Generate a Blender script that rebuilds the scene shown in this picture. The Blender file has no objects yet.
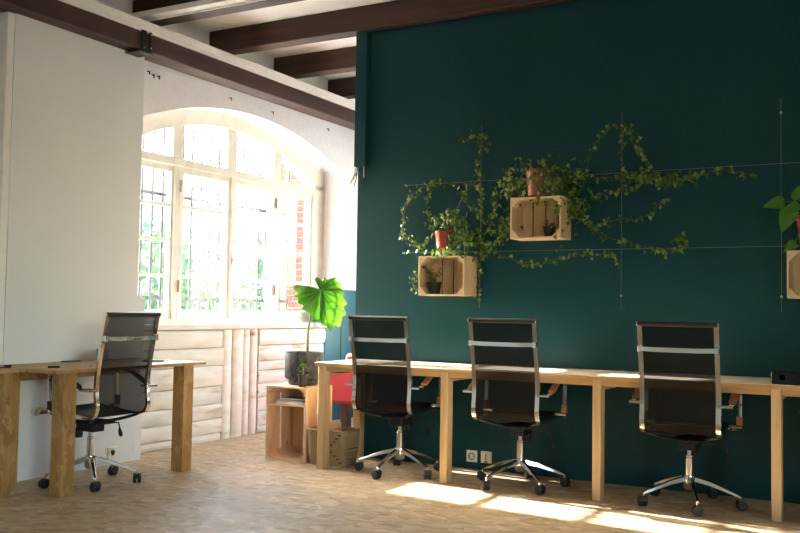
import bpy, bmesh, math, random
from mathutils import Vector, Matrix
random.seed(7)
PI = math.pi
scene = bpy.context.scene
COL = scene.collection

# ------------------------------------------------------------------ camera
# world: X runs along the green wall, Y away from the camera towards it, Z up
F_PX, YAW, PITCH, ROLL, CAM_H = 925.0, 0.5064, 0.04677, 0.01599, 1.15
fwd = Vector((-math.sin(YAW)*math.cos(PITCH), math.cos(YAW)*math.cos(PITCH), math.sin(PITCH)))
rgt = Vector((math.cos(YAW), math.sin(YAW), 0))
up = rgt.cross(fwd)
R2 = math.cos(ROLL)*rgt + math.sin(ROLL)*up
U2 = -math.sin(ROLL)*rgt + math.cos(ROLL)*up
cam_d = bpy.data.cameras.new('camera'); cam = bpy.data.objects.new('camera', cam_d); COL.objects.link(cam)
cam_d.sensor_width = 36.0; cam_d.lens = F_PX/800.0*36.0
cam_d.clip_start = 0.05; cam_d.clip_end = 200
m = Matrix((R2, U2, -fwd)).transposed().to_4x4(); m.translation = Vector((0, 0, CAM_H))
cam.matrix_world = m
scene.camera = cam

# ------------------------------------------------------------------ sky, sun, exposure
SUN_DIR = Vector((1.0, -0.08, -0.44)).normalized()      # direction the sunlight travels
world = bpy.data.worlds.new('sky'); scene.world = world; world.use_nodes = True
wn = world.node_tree; bg = wn.nodes['Background']
sky = wn.nodes.new('ShaderNodeTexSky'); sky.sky_type = 'NISHITA'; sky.sun_disc = False
sky.sun_elevation = math.asin(-SUN_DIR.z); sky.sun_rotation = math.atan2(-SUN_DIR.x, -SUN_DIR.y)
sky.air_density = 1.0; sky.dust_density = 1.6; sky.ozone_density = 1.0
wb = wn.nodes.new('ShaderNodeMix'); wb.data_type = 'RGBA'; wb.blend_type = 'MULTIPLY'; wb.inputs[0].default_value = 1.0
wb.inputs[7].default_value = (1.07, 1.0, 0.91, 1)      # camera white balance
wn.links.new(sky.outputs[0], wb.inputs[6]); wn.links.new(wb.outputs[2], bg.inputs[0]); bg.inputs[1].default_value = 2.2
sun_d = bpy.data.lights.new('sun', 'SUN'); sun = bpy.data.objects.new('sun', sun_d); COL.objects.link(sun)
sun_d.energy = 26.0; sun_d.angle = math.radians(0.6); sun_d.color = (1.0, 0.93, 0.82)
sun.rotation_euler = SUN_DIR.to_track_quat('-Z', 'Y').to_euler()
vs = scene.view_settings
vs.view_transform = 'Standard'; vs.look = 'None'; vs.exposure = 1.5; vs.gamma = 1.0; vs.use_curve_mapping = False
scene.cycles.max_bounces = 10; scene.cycles.diffuse_bounces = 6; scene.cycles.transparent_max_bounces = 16
scene.cycles.sample_clamp_indirect = 8.0

def portal(name, loc, rot, sx, sy):
    d = bpy.data.lights.new(name, 'AREA'); d.shape = 'RECTANGLE'; d.size = sx; d.size_y = sy
    d.cycles.is_portal = True
    o = bpy.data.objects.new(name, d); COL.objects.link(o); o.location = loc; o.rotation_euler = rot

# ------------------------------------------------------------------ materials
MATS = {}
def nodes_of(name):
    mt = bpy.data.materials.new(name); mt.use_nodes = True
    nt = mt.node_tree; MATS[name] = mt
    return mt, nt, nt.nodes['Principled BSDF']
def N(nt, t, **kw):
    n = nt.nodes.new(t)
    for k, v in kw.items(): setattr(n, k, v)
    return n
def ramp(nt, stops):
    r = N(nt, 'ShaderNodeValToRGB'); e = r.color_ramp.elements
    while len(e) < len(stops): e.new(0.5)
    for i, (p, c) in enumerate(stops):
        e[i].position = p; e[i].color = (*c, 1)
    return r
def coords(nt, scale=(1, 1, 1), kind='Object', rot=(0, 0, 0)):
    tc = N(nt, 'ShaderNodeTexCoord'); mp = N(nt, 'ShaderNodeMapping')
    mp.inputs['Scale'].default_value = scale; mp.inputs['Rotation'].default_value = rot
    nt.links.new(tc.outputs[kind], mp.inputs['Vector']); return mp.outputs['Vector']
def bump(nt, b, height, strength=.3, dist=.01):
    bp = N(nt, 'ShaderNodeBump'); bp.inputs['Strength'].default_value = strength; bp.inputs['Distance'].default_value = dist
    nt.links.new(height, bp.inputs['Height']); nt.links.new(bp.outputs['Normal'], b.inputs['Normal'])
def plain(name, col, rough=.5, metal=0.0, noise=0.0, nscale=20, bmp=0.0, spec=None):
    mt, nt, b = nodes_of(name)
    b.inputs['Roughness'].default_value = rough; b.inputs['Metallic'].default_value = metal
    if spec is not None: b.inputs['Specular IOR Level'].default_value = spec
    tx = N(nt, 'ShaderNodeTexNoise'); tx.inputs['Scale'].default_value = nscale; tx.inputs['Detail'].default_value = 5
    nt.links.new(coords(nt), tx.inputs['Vector'])
    lo = tuple(c*(1-noise) for c in col); hi = tuple(min(1, c*(1+noise)) for c in col)
    r = ramp(nt, [(.3, lo), (.7, hi)]); nt.links.new(tx.outputs['Fac'], r.inputs[0]); nt.links.new(r.outputs[0], b.inputs['Base Color'])
    if bmp: bump(nt, b, tx.outputs['Fac'], bmp)
    return mt
def wood(name, c1, c2, grain=(1.2, 18, 18), rough=.55, knots=True):
    mt, nt, b = nodes_of(name); b.inputs['Roughness'].default_value = rough
    v = coords(nt, grain)
    oi = N(nt, 'ShaderNodeObjectInfo'); ad = N(nt, 'ShaderNodeVectorMath', operation='ADD')
    ml = N(nt, 'ShaderNodeMath', operation='MULTIPLY'); ml.inputs[1].default_value = 37.0
    nt.links.new(oi.outputs['Random'], ml.inputs[0]); nt.links.new(v, ad.inputs[0]); nt.links.new(ml.outputs[0], ad.inputs[1])
    tx = N(nt, 'ShaderNodeTexNoise'); tx.inputs['Scale'].default_value = 2.2; tx.inputs['Detail'].default_value = 7; tx.inputs['Distortion'].default_value = .6
    nt.links.new(ad.outputs[0], tx.inputs['Vector'])
    r = ramp(nt, [(.32, c1), (.62, c2)]); nt.links.new(tx.outputs['Fac'], r.inputs[0])
    out = r.outputs[0]
    if knots:
        vo = N(nt, 'ShaderNodeTexVoronoi'); vo.inputs['Scale'].default_value = 1.0
        sc = tuple(g*.28 for g in grain); kv = coords(nt, (max(3.0, sc[0]*6), max(3.0, sc[1]*1.6), max(3.0, sc[2]*1.6)))
        ad2 = N(nt, 'ShaderNodeVectorMath', operation='ADD'); nt.links.new(kv, ad2.inputs[0]); nt.links.new(ml.outputs[0], ad2.inputs[1])
        nt.links.new(ad2.outputs[0], vo.inputs['Vector'])
        kr = ramp(nt, [(.03, (1, 1, 1)), (.10, (0, 0, 0))]); nt.links.new(vo.outputs['Distance'], kr.inputs[0])
        mx = N(nt, 'ShaderNodeMix', data_type='RGBA'); nt.links.new(kr.outputs[0], mx.inputs[0]); nt.links.new(out, mx.inputs[6])
        mx.inputs[7].default_value = (c1[0]*.45, c1[1]*.35, c1[2]*.3, 1); out = mx.outputs[2]
    nt.links.new(out, b.inputs['Base Color']); bump(nt, b, tx.outputs['Fac'], .12)
    return mt
def osb(name, cols, scale=1.0, rough=.5, rough2=None, flat=False):
    """strand board: several layers of stretched voronoi flakes, each cell with its own tone"""
    mt, nt, b = nodes_of(name); b.inputs['Roughness'].default_value = rough
    prev = None
    for i, (rz, st, off) in enumerate(((.35, 3.2, 0), (1.25, 2.6, 5), (2.3, 3.6, 11), (-.5, 2.9, 17))):
        tc = N(nt, 'ShaderNodeTexCoord'); mp = N(nt, 'ShaderNodeMapping')
        mp.inputs['Rotation'].default_value = (0, 0, rz) if flat else ((rz-.9)*.35, (rz-.9)*.3, rz); mp.inputs['Location'].default_value = (off, off*.7, off*.3)
        mp.inputs['Scale'].default_value = (10*scale, 10*scale*st*.5, 10*scale) if flat else (20*scale, 20*scale, 20*scale/st)
        ns = N(nt, 'ShaderNodeTexNoise'); ns.inputs['Scale'].default_value = 6*scale
        nt.links.new(tc.outputs['Object'], ns.inputs['Vector'])
        ml = N(nt, 'ShaderNodeVectorMath', operation='MULTIPLY_ADD'); ml.inputs[1].default_value = (.10, .10, .10)
        nt.links.new(ns.outputs['Color'], ml.inputs[0]); nt.links.new(tc.outputs['Object'], ml.inputs[2])
        nt.links.new(ml.outputs[0], mp.inputs['Vector'])
        vo = N(nt, 'ShaderNodeTexVoronoi'); vo.inputs['Scale'].default_value = 1.0; vo.inputs['Randomness'].default_value = 1
        nt.links.new(mp.outputs[0], vo.inputs['Vector'])
        sp = N(nt, 'ShaderNodeSeparateColor'); nt.links.new(vo.outputs['Color'], sp.inputs[0])
        r = ramp(nt, [(0, cols[0]), (.35, cols[1]), (.7, cols[2]), (1, cols[3])]); nt.links.new(sp.outputs[0], r.inputs[0])
        if prev is None: prev = r.outputs[0]; h = sp.outputs[0]
        else:
            mx = N(nt, 'ShaderNodeMix', data_type='RGBA'); st_ = ramp(nt, [(.52, (0, 0, 0)), (.56, (1, 1, 1))])
            nt.links.new(sp.outputs[1], st_.inputs[0]); nt.links.new(st_.outputs[0], mx.inputs[0])
            nt.links.new(prev, mx.inputs[6]); nt.links.new(r.outputs[0], mx.inputs[7]); prev = mx.outputs[2]
    big = N(nt, 'ShaderNodeTexNoise'); big.inputs['Scale'].default_value = 1.3; big.inputs['Detail'].default_value = 4
    nt.links.new(coords(nt), big.inputs['Vector'])
    br = ramp(nt, [(.3, (.82, .82, .82)), (.7, (1.1, 1.08, 1.04))]); nt.links.new(big.outputs['Fac'], br.inputs[0])
    mu = N(nt, 'ShaderNodeMix', data_type='RGBA', blend_type='MULTIPLY'); mu.inputs[0].default_value = 1
    nt.links.new(prev, mu.inputs[6]); nt.links.new(br.outputs[0], mu.inputs[7])
    nt.links.new(mu.outputs[2], b.inputs['Base Color']); bump(nt, b, h, .08, .004)
    if rough2:
        rr = N(nt, 'ShaderNodeMapRange'); rr.inputs[3].default_value = rough; rr.inputs[4].default_value = rough2
        nt.links.new(h, rr.inputs[0]); nt.links.new(rr.outputs[0], b.inputs['Roughness'])
    return mt

def plaster(name, col, scale=26, strength=.35):
    mt, nt, b = nodes_of(name); b.inputs['Roughness'].default_value = .85; b.inputs['Base Color'].default_value = (*col, 1)
    tx = N(nt, 'ShaderNodeTexNoise'); tx.inputs['Scale'].default_value = scale; tx.inputs['Detail'].default_value = 8; tx.inputs['Roughness'].default_value = .7
    nt.links.new(coords(nt), tx.inputs['Vector']); bump(nt, b, tx.outputs['Fac'], strength, .03)
    r = ramp(nt, [(.25, tuple(c*.9 for c in col)), (.6, col)]); nt.links.new(tx.outputs['Fac'], r.inputs[0]); nt.links.new(r.outputs[0], b.inputs['Base Color'])
    return mt

plaster('rough_white', (.90, .90, .91))
plain('white_paint', (.80, .80, .78), .6, noise=.015, nscale=3)
plain('ceiling_white', (.91, .90, .87), .8, noise=.03, nscale=4)
plain('trim_white', (.82, .79, .74), .5, noise=.04)
plain('partition_white', (.72, .73, .71), .75, noise=.012, nscale=2)
plain('rear_wall_paint', (.62, .60, .56), .8, noise=.02, nscale=2)
osb('osb_floor', [(.44, .31, .175), (.545, .405, .25), (.59, .45, .285), (.70, .56, .40)], scale=1.35, rough=.52, rough2=.68, flat=True)
osb('osb_board', [(.37, .190, .062), (.43, .24, .083), (.47, .275, .10), (.55, .355, .15)], scale=1.5, rough=.5)
wood('dark_beam', (.022, .0065, .0032), (.062, .020, .009), (.6, 9, 9), .55, knots=False)
wood('dark_plate', (.022, .0065, .0032), (.062, .020, .009), (9, .6, 9), .55, knots=False)
wood('pine_x', (.60, .385, .185), (.70, .50, .29), (1.2, 16, 16))
wood('pine_y', (.60, .385, .185), (.70, .50, .29), (16, 1.2, 16))
wood('pine_z', (.56, .35, .155), (.68, .47, .25), (16, 16, 1.2))
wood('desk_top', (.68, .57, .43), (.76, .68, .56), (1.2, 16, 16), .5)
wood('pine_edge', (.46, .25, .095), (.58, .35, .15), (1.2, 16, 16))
wood('crate_x', (.64, .455, .255), (.76, .59, .38), (1.4, 18, 18))
wood('crate_y', (.64, .455, .255), (.76, .59, .38), (18, 1.4, 18))
wood('crate_z', (.60, .40, .20), (.72, .53, .31), (18, 18, 1.4))
wood('box_z', (.60, .36, .20), (.72, .48, .30), (14, 14, 1.2))
wood('box_x', (.62, .40, .24), (.74, .52, .34), (1.2, 14, 14))
plain('chrome', (.78, .77, .75), .12, 1.0, noise=.02)
plain('black_plastic', (.012, .012, .013), .55, noise=.1, spec=.25)
plain('black_metal', (.02, .02, .02), .35, .4, noise=.1)
plain('caster_rubber', (.02, .02, .022), .55, noise=.1)
plain('arm_leather', (.32, .135, .045), .42, noise=.15, nscale=40)
plain('black_leather', (.02, .018, .017), .4, noise=.15, nscale=40)
plain('window_cream', (.80, .765, .67), .5, noise=.06, nscale=9)
plain('iron_grey', (.016, .019, .024), .6, 0.0, noise=.1)
plain('brass_old', (.34, .27, .15), .4, .8, noise=.2)
plain('plank_core', (.42, .36, .29), .9, noise=.2)
plain('teal_dado', (.006, .098, .118), .42, noise=.05, nscale=3)
plain('outlet_ivory', (.78, .74, .62), .4, noise=.02)
plain('outlet_dark', (.05, .05, .05), .5)
plain('outlet_green', (.03, .32, .16), .5)
plain('screw_steel', (.62, .62, .62), .3, 1.0)
plain('wire_steel', (.30, .30, .29), .4, 1.0)
plain('red_pot', (.38, .045, .042), .38, noise=.08, nscale=12)
plain('pot_black', (.02, .02, .02), .5, noise=.15)
plain('soil', (.035, .024, .016), .95, noise=.4, nscale=60, bmp=.6)
plain('armchair_red', (.56, .040, .045), .6, noise=.05, nscale=60, bmp=.05)
plain('dark_wood_leg', (.075, .028, .022), .45, noise=.2)
plain('cable_black', (.015, .015, .015), .5)
plain('cable_blue', (.03, .09, .38), .5)
plain('cable_brown', (.22, .10, .05), .5)
plain('paper_white', (.78, .77, .74), .7, noise=.03)
plain('magazine_grey', (.10, .11, .12), .4, noise=.3, nscale=10)
plain('beige_card', (.50, .46, .36), .7, noise=.05)
plain('led_clear', (.55, .56, .55), .3)
plain('ivy_stem', (.11, .065, .03), .7, noise=.2)
plain('petiole', (.10, .12, .035), .5, noise=.2)
plain('outdoor_paving', (.34, .34, .33), .9, noise=.1, nscale=3)
plain('outdoor_wall', (.09, .11, .14), .9, noise=.1, nscale=3)
plain('outdoor_render', (.74, .76, .78), .9, noise=.04, nscale=2)
plain('outdoor_shutter', (.14, .17, .22), .8, noise=.05)
plain('outdoor_roof', (.50, .30, .22), .8, noise=.1)
plain('trunk_bark', (.20, .17, .14), .9, noise=.3)
plain('brick_red', (.19, .045, .035), .85, noise=.2, nscale=25, bmp=.2)
plain('mortar', (.22, .19, .17), .95, noise=.08)

# stone-textured planter
mt, nt, b = nodes_of('planter_stone'); b.inputs['Roughness'].default_value = .7
tx = N(nt, 'ShaderNodeTexNoise'); tx.inputs['Scale'].default_value = 34; tx.inputs['Detail'].default_value = 9; nt.links.new(coords(nt, (1, 1, .5)), tx.inputs['Vector'])
r = ramp(nt, [(.35, (.012, .013, .016)), (.70, (.10, .108, .12))]); nt.links.new(tx.outputs['Fac'], r.inputs[0]); nt.links.new(r.outputs[0], b.inputs['Base Color']); bump(nt, b, tx.outputs['Fac'], .8, .01)

# old white paint on sawn planks, with the timber showing in worn streaks
mt, nt, b = nodes_of('plank_paint'); b.inputs['Roughness'].default_value = .7
oi = N(nt, 'ShaderNodeObjectInfo'); ml = N(nt, 'ShaderNodeMath', operation='MULTIPLY'); ml.inputs[1].default_value = 19.0; nt.links.new(oi.outputs['Random'], ml.inputs[0])
ad = N(nt, 'ShaderNodeVectorMath', operation='ADD'); nt.links.new(coords(nt, (6, 1.6, 7)), ad.inputs[0]); nt.links.new(ml.outputs[0], ad.inputs[1])
tx = N(nt, 'ShaderNodeTexNoise'); tx.inputs['Scale'].default_value = 1.7; tx.inputs['Detail'].default_value = 8; tx.inputs['Distortion'].default_value = .5; nt.links.new(ad.outputs[0], tx.inputs['Vector'])
r = ramp(nt, [(.24, (.50, .36, .20)), (.40, (.73, .685, .56)), (.62, (.82, .81, .735))]); nt.links.new(tx.outputs['Fac'], r.inputs[0])
vo = N(nt, 'ShaderNodeTexVoronoi'); vo.inputs['Scale'].default_value = 1.0
ad2 = N(nt, 'ShaderNodeVectorMath', operation='ADD'); nt.links.new(coords(nt, (2, 2.4, 4)), ad2.inputs[0]); nt.links.new(ml.outputs[0], ad2.inputs[1]); nt.links.new(ad2.outputs[0], vo.inputs['Vector'])
kr = ramp(nt, [(.02, (1, 1, 1)), (.11, (0, 0, 0))]); nt.links.new(vo.outputs['Distance'], kr.inputs[0])
mx = N(nt, 'ShaderNodeMix', data_type='RGBA'); nt.links.new(kr.outputs[0], mx.inputs[0]); nt.links.new(r.outputs[0], mx.inputs[6]); mx.inputs[7].default_value = (.30, .21, .12, 1)
nt.links.new(mx.outputs[2], b.inputs['Base Color']); bump(nt, b, tx.outputs['Fac'], .35, .012)

# teal wall: satin paint on smooth board
mt, nt, b = nodes_of('green_wall_paint'); b.inputs['Roughness'].default_value = .45; b.inputs['Specular IOR Level'].default_value = .22
tx = N(nt, 'ShaderNodeTexNoise'); tx.inputs['Scale'].default_value = 1.4; tx.inputs['Detail'].default_value = 3; nt.links.new(coords(nt), tx.inputs['Vector'])
r = ramp(nt, [(.3, (.0046, .044, .053)), (.7, (.0054, .051, .061))]); nt.links.new(tx.outputs['Fac'], r.inputs[0]); nt.links.new(r.outputs[0], b.inputs['Base Color'])
t2 = N(nt, 'ShaderNodeTexNoise'); t2.inputs['Scale'].default_value = 120; nt.links.new(coords(nt), t2.inputs['Vector']); bump(nt, b, t2.outputs['Fac'], .06, .004)

# thin glass: mostly lets light straight through, a little mirror
mt, nt, b = nodes_of('window_glass'); nt.nodes.remove(b)
tr = N(nt, 'ShaderNodeBsdfTransparent'); gl = N(nt, 'ShaderNodeBsdfGlossy'); gl.inputs['Roughness'].default_value = .02; tr.inputs[0].default_value = (.95, .97, .97, 1)
mx = N(nt, 'ShaderNodeMixShader'); mx.inputs[0].default_value = .02
nt.links.new(tr.outputs[0], mx.inputs[1]); nt.links.new(gl.outputs[0], mx.inputs[2]); nt.links.new(mx.outputs[0], nt.nodes['Material Output'].inputs[0])

# see-through black mesh cloth of the chairs
mt, nt, b = nodes_of('mesh_cloth'); b.inputs['Base Color'].default_value = (.013, .010, .009, 1); b.inputs['Roughness'].default_value = .7; b.inputs['Specular IOR Level'].default_value = .12
tr = N(nt, 'ShaderNodeBsdfTransparent'); mx = N(nt, 'ShaderNodeMixShader')
wv = N(nt, 'ShaderNodeTexWave', bands_direction='Z'); wv.inputs['Scale'].default_value = 30; nt.links.new(coords(nt), wv.inputs['Vector'])
mr = N(nt, 'ShaderNodeMapRange'); mr.inputs[3].default_value = .10; mr.inputs[4].default_value = .14; nt.links.new(wv.outputs['Fac'], mr.inputs[0]); nt.links.new(mr.outputs[0], mx.inputs[0])
nt.links.new(b.outputs[0], mx.inputs[1]); nt.links.new(tr.outputs[0], mx.inputs[2]); nt.links.new(mx.outputs[0], nt.nodes['Material Output'].inputs[0])

def leaf_mat(name, c1, c2, trans=.45, rough=.4):
    mt, nt, b = nodes_of(name); b.inputs['Roughness'].default_value = rough
    at = N(nt, 'ShaderNodeAttribute'); at.attribute_name = 'tint'
    r = ramp(nt, [(0, c1), (1, c2)]); nt.links.new(at.outputs['Fac'], r.inputs[0]); nt.links.new(r.outputs[0], b.inputs['Base Color'])
    tl = N(nt, 'ShaderNodeBsdfTranslucent'); nt.links.new(r.outputs[0], tl.inputs[0])
    mx = N(nt, 'ShaderNodeMixShader'); mx.inputs[0].default_value = trans
    nt.links.new(b.outputs[0], mx.inputs[1]); nt.links.new(tl.outputs[0], mx.inputs[2]); nt.links.new(mx.outputs[0], nt.nodes['Material Output'].inputs[0])
leaf_mat('ivy_leaf', (.022, .085, .012), (.26, .38, .06), .3)
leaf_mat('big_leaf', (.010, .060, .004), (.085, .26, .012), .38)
leaf_mat('small_leaf', (.10, .16, .04), (.58, .44, .24), .35)
leaf_mat('pothos_leaf', (.03, .14, .02), (.10, .30, .03), .3, .3)
leaf_mat('tree_leaf', (.035, .075, .03), (.10, .16, .07), .3, .6)

# woven basket
mt, nt, b = nodes_of('basket_weave'); b.inputs['Roughness'].default_value = .7
br = N(nt, 'ShaderNodeTexBrick'); br.inputs['Scale'].default_value = 34; br.inputs['Color1'].default_value = (.36, .245, .115, 1); br.inputs['Color2'].default_value = (.47, .345, .18, 1); br.inputs['Mortar'].default_value = (.10, .06, .025, 1); br.inputs['Mortar Size'].default_value = .03
nt.links.new(coords(nt, (1, 1, 1), 'Object', (PI/2, 0, 0)), br.inputs['Vector']); nt.links.new(br.outputs['Color'], b.inputs['Base Color']); bump(nt, b, br.outputs['Fac'], -.5, .01)

# ------------------------------------------------------------------ mesh builder
class MB:
    def __init__(s): s.v = []; s.f = []; s.tint = None
    def box(s, x0, x1, y0, y1, z0, z1):
        b = len(s.v)
        s.v += [(x, y, z) for z in (z0, z1) for y in (y0, y1) for x in (x0, x1)]
        s.f += [tuple(b+i for i in q) for q in ((0, 2, 3, 1), (4, 5, 7, 6), (0, 1, 5, 4), (2, 6, 7, 3), (0, 4, 6, 2), (1, 3, 7, 5))]
        return s
    def prism(s, poly, a, b_, axis=0):
        """poly: 2-D points in the plane across `axis`, extruded from a to b_"""
        n = len(poly); k = len(s.v)
        def P(u, w, t): return {0: (t, u, w), 1: (u, t, w), 2: (u, w, t)}[axis]
        s.v += [P(u, w, a) for u, w in poly] + [P(u, w, b_) for u, w in poly]
        s.f.append(tuple(k+i for i in range(n))[::-1]); s.f.append(tuple(k+n+i for i in range(n)))
        for i in range(n): j = (i+1) % n; s.f.append((k+i, k+j, k+n+j, k+n+i))
        return s
    def tube(s, pts, r, seg=8, cap=True, flat=None):
        """round tube (or rectangle flat=(w,h)) swept along pts; r may be a list"""
        pts = [Vector(p) for p in pts]; n = len(pts); k = len(s.v)
        rs = r if isinstance(r, (list, tuple)) else [r]*n
        ref = None
        for i, p in enumerate(pts):
            t = (pts[min(i+1, n-1)]-pts[max(i-1, 0)]).normalized()
            if ref is None:
                ref = Vector((1, 0, 0)) if abs(t.x) < .8 else Vector((0, 0, 1))
            u = (ref - t*ref.dot(t))
            if u.length < 1e-5: u = t.orthogonal()
            u.normalize(); w = t.cross(u); ref = u
            if flat:
                a, c = flat[0]/2, flat[1]/2
                for q in ((-a, -c), (a, -c), (a, c), (-a, c)): s.v.append(tuple(p+u*q[0]+w*q[1]))
            else:
                for j in range(seg):
                    an = 2*PI*j/seg; s.v.append(tuple(p+u*math.cos(an)*rs[i]+w*math.sin(an)*rs[i]))
        m_ = 4 if flat else seg
        for i in range(n-1):
            for j in range(m_):
                j2 = (j+1) % m_; s.f.append((k+i*m_+j, k+i*m_+j2, k+(i+1)*m_+j2, k+(i+1)*m_+j))
        if cap: s.f.append(tuple(k+j for j in range(m_))[::-1]); s.f.append(tuple(k+(n-1)*m_+j for j in range(m_)))
        return s
    def lathe(s, prof, c=(0, 0, 0), seg=24, axis=2):
        k = len(s.v); n = len(prof)
        for r_, h in prof:
            for j in range(seg):
                a = 2*PI*j/seg; x, y = r_*math.cos(a), r_*math.sin(a)
                p = {2: (x, y, h), 0: (h, x, y), 1: (x, h, y)}[axis]
                s.v.append((c[0]+p[0], c[1]+p[1], c[2]+p[2]))
        for i in range(n-1):
            for j in range(seg):
                j2 = (j+1) % seg; s.f.append((k+i*seg+j, k+i*seg+j2, k+(i+1)*seg+j2, k+(i+1)*seg+j))
        if prof[0][0] > 1e-6: s.f.append(tuple(k+j for j in range(seg))[::-1])
        if prof[-1][0] > 1e-6: s.f.append(tuple(k+(n-1)*seg+j for j in range(seg)))
        return s
    def mesh(s, name, bevel=0.0, smooth=False):
        me = bpy.data.meshes.new(name); me.from_pydata(s.v, [], s.f); me.update()
        if s.tint is not None:
            a = me.attributes.new('tint', 'FLOAT', 'POINT'); a.data.foreach_set('value', s.tint)
        bm = bmesh.new(); bm.from_mesh(me)
        if s.tint is None: bmesh.ops.recalc_face_normals(bm, faces=bm.faces)
        if bevel: bmesh.ops.bevel(bm, geom=list(bm.edges), offset=bevel, segments=1, affect='EDGES')
        bm.to_mesh(me); bm.free()
        if smooth:
            for p in me.polygons: p.use_smooth = True
            if smooth != 'all':
                try: me.set_sharp_from_angle(angle=math.radians(40))
                except Exception: pass
        return me
def obj(name, mb, mat, parent=None, bevel=0.0, smooth=False, loc=None, data=None):
    me = data if data is not None else mb.mesh(name, bevel, smooth)
    if data is None: me.materials.append(MATS[mat])
    o = bpy.data.objects.new(name, me); COL.objects.link(o)
    if parent: o.parent = parent
    if loc is not None: o.location = loc
    return o
def tag(o, label, cat, group=None):
    o['label'] = label; o['category'] = cat
    if group: o['group'] = group
    return o
def thing(name, label, cat, loc=(0, 0, 0), rz=0, group=None):
    o = bpy.data.objects.new(name, None); COL.objects.link(o); o.empty_display_size = .1
    o.location = loc; o.rotation_euler = (0, 0, rz); return tag(o, label, cat, group)
def struct(o): o['kind'] = 'structure'; return o
def sroot(name):
    o = bpy.data.objects.new(name, None); COL.objects.link(o); o.empty_display_size = .1; return struct(o)
def copy_tree(o, parent=None):
    c = o.copy(); COL.objects.link(c)
    if parent: c.parent = parent
    for ch in list(o.children): copy_tree(ch, c)
    return c
def smooth_path(pts, sub=6):
    pts = [Vector(p) for p in pts]; out = []
    for i in range(len(pts)-1):
        p0, p1, p2, p3 = pts[max(i-1, 0)], pts[i], pts[i+1], pts[min(i+2, len(pts)-1)]
        for k in range(sub):
            t = k/sub; out.append(.5*((2*p1)+(p2-p0)*t+(2*p0-5*p1+4*p2-p3)*t*t+(3*p1-p0-3*p2+p3)*t**3))
    out.append(pts[-1]); return out
def ray_y(u, v, y):
    """point on the plane Y = y that lies on the photograph's sight line (used to read sizes off the photo)"""
    d = fwd + R2*((u-400)/F_PX) - U2*((v-266.5)/F_PX); t = y/d.y
    return Vector((d.x*t, y, CAM_H+d.z*t))

# ------------------------------------------------------------------ room shell
XW = -5.25            # inner face of the window wall
GW = 6.22             # face of the green wall
X1, Y0, Y1, ZC = 4.6, -4.2, 8.95, 3.545
struct(obj('floor', MB().box(-5.9, X1+.3, Y0-.3, Y1+.3, -.12, 0), 'osb_floor'))
struct(obj('ceiling', MB().box(-5.9, X1+.3, Y0-.3, Y1+.3, ZC, ZC+.15), 'ceiling_white'))

WC, WH, SPR, RISE = 6.67, 1.46, 2.595, .31     # centre, half width, springing and rise of the arched opening
SILL = 1.0
def arch_z(y, c, half, spr, rise):
    R = (half*half+rise*rise)/(2*rise); return spr-(R-rise)+math.sqrt(max(0, R*R-(y-c)**2))
def window_wall():
    mb = MB(); xa, xb = -5.50, XW; top = 3.2
    def col(y0, y1, za0, za1, zb):
        mb.prism([(y0, za0), (y1, za1), (y1, zb), (y0, zb)], xa, xb, 0)
    col(Y0-.3, WC-WH, 0, 0, top); col(WC+WH, Y1+.3, 0, 0, top)
    for c in (WC,):
        n = 24
        for i in range(n):
            y0 = c-WH+2*WH*i/n; y1 = c-WH+2*WH*(i+1)/n
            col(y0, y1, arch_z(y0, c, WH, SPR, RISE), arch_z(y1, c, WH, SPR, RISE), top)
        mb.prism([(c-WH, 0), (c+WH, 0), (c+WH, SILL), (c-WH, SILL)], xa, XW-.045, 0)
    return mb
wl = struct(obj('wall_left', window_wall(), 'rough_white'))
# nail heads and chipped holes in the rough plaster
for u, v in ((147.5, 71.5), (152, 75), (157.5, 76.5), (229.5, 98), (271.5, 112), (327, 129)):
    d = fwd + R2*((u-400)/F_PX) - U2*((v-266.5)/F_PX); t = XW/d.x; p = Vector((0, 0, CAM_H))+d*t
    obj('wall_hook', MB().tube([p+Vector((-.01, 0, 0)), p+Vector((.02, 0, 0)), p+Vector((.022, 0, -.025))], .006, 6), 'iron_grey', wl)

# right-hand and rear walls; the unseen opening on the right is added for daylight
def wall_with_openings(name, axis, pos, thick, lo, hi, openings, mat):
    mb = MB(); e = lo
    def blk(a, b_, z0, z1):
        if axis == 0: mb.box(pos, pos+thick, a, b_, z0, z1)
        else: mb.box(a, b_, pos, pos+thick, z0, z1)
    for a, b_, z0, z1 in openings:
        blk(e, a, 0, ZC); blk(a, b_, 0, z0); blk(a, b_, z1, ZC); e = b_
    blk(e, hi, 0, ZC); return struct(obj(name, mb, mat))
OPR = [(-2.6, -.6, .9, 2.7)]
OPB = []
wall_with_openings('wall_right', 0, X1, .3, Y0-.3, Y1+.3, OPR, 'white_paint')
wall_with_openings('wall_rear', 1, Y0-.3, .3, -5.25, X1, OPB, 'white_paint')
# unseen window added behind the green wall to brighten the window wall
wall_with_openings('wall_back', 1, Y1, .3, -5.25, X1, [(-4.6, -2.8, .7, 2.7)], 'white_paint')
gf = sroot('window_added')
fm = MB().box(-4.6, -2.8, Y1+.1, Y1+.16, .7, .76); fm.box(-4.6, -2.8, Y1+.1, Y1+.16, 2.64, 2.7)
for k in range(4): fm.box(-4.6+k*.58, -4.54+k*.58, Y1+.1, Y1+.16, .76, 2.64)
obj('window_frame', fm, 'window_cream', gf)
for k in range(3): obj('pane', MB().box(-4.539+k*.58, -4.021+k*.58, Y1+.125, Y1+.13, .761, 2.639), 'window_glass', gf)
portal('portal', (-3.7, Y1+.2, 1.7), (-PI/2, 0, 0), 1.8, 2.0)
for a, b_, z0, z1 in OPR: portal('portal', (X1+.15, (a+b_)/2, (z0+z1)/2), (0, PI/2, 0), z1-z0, b_-a)
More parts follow.
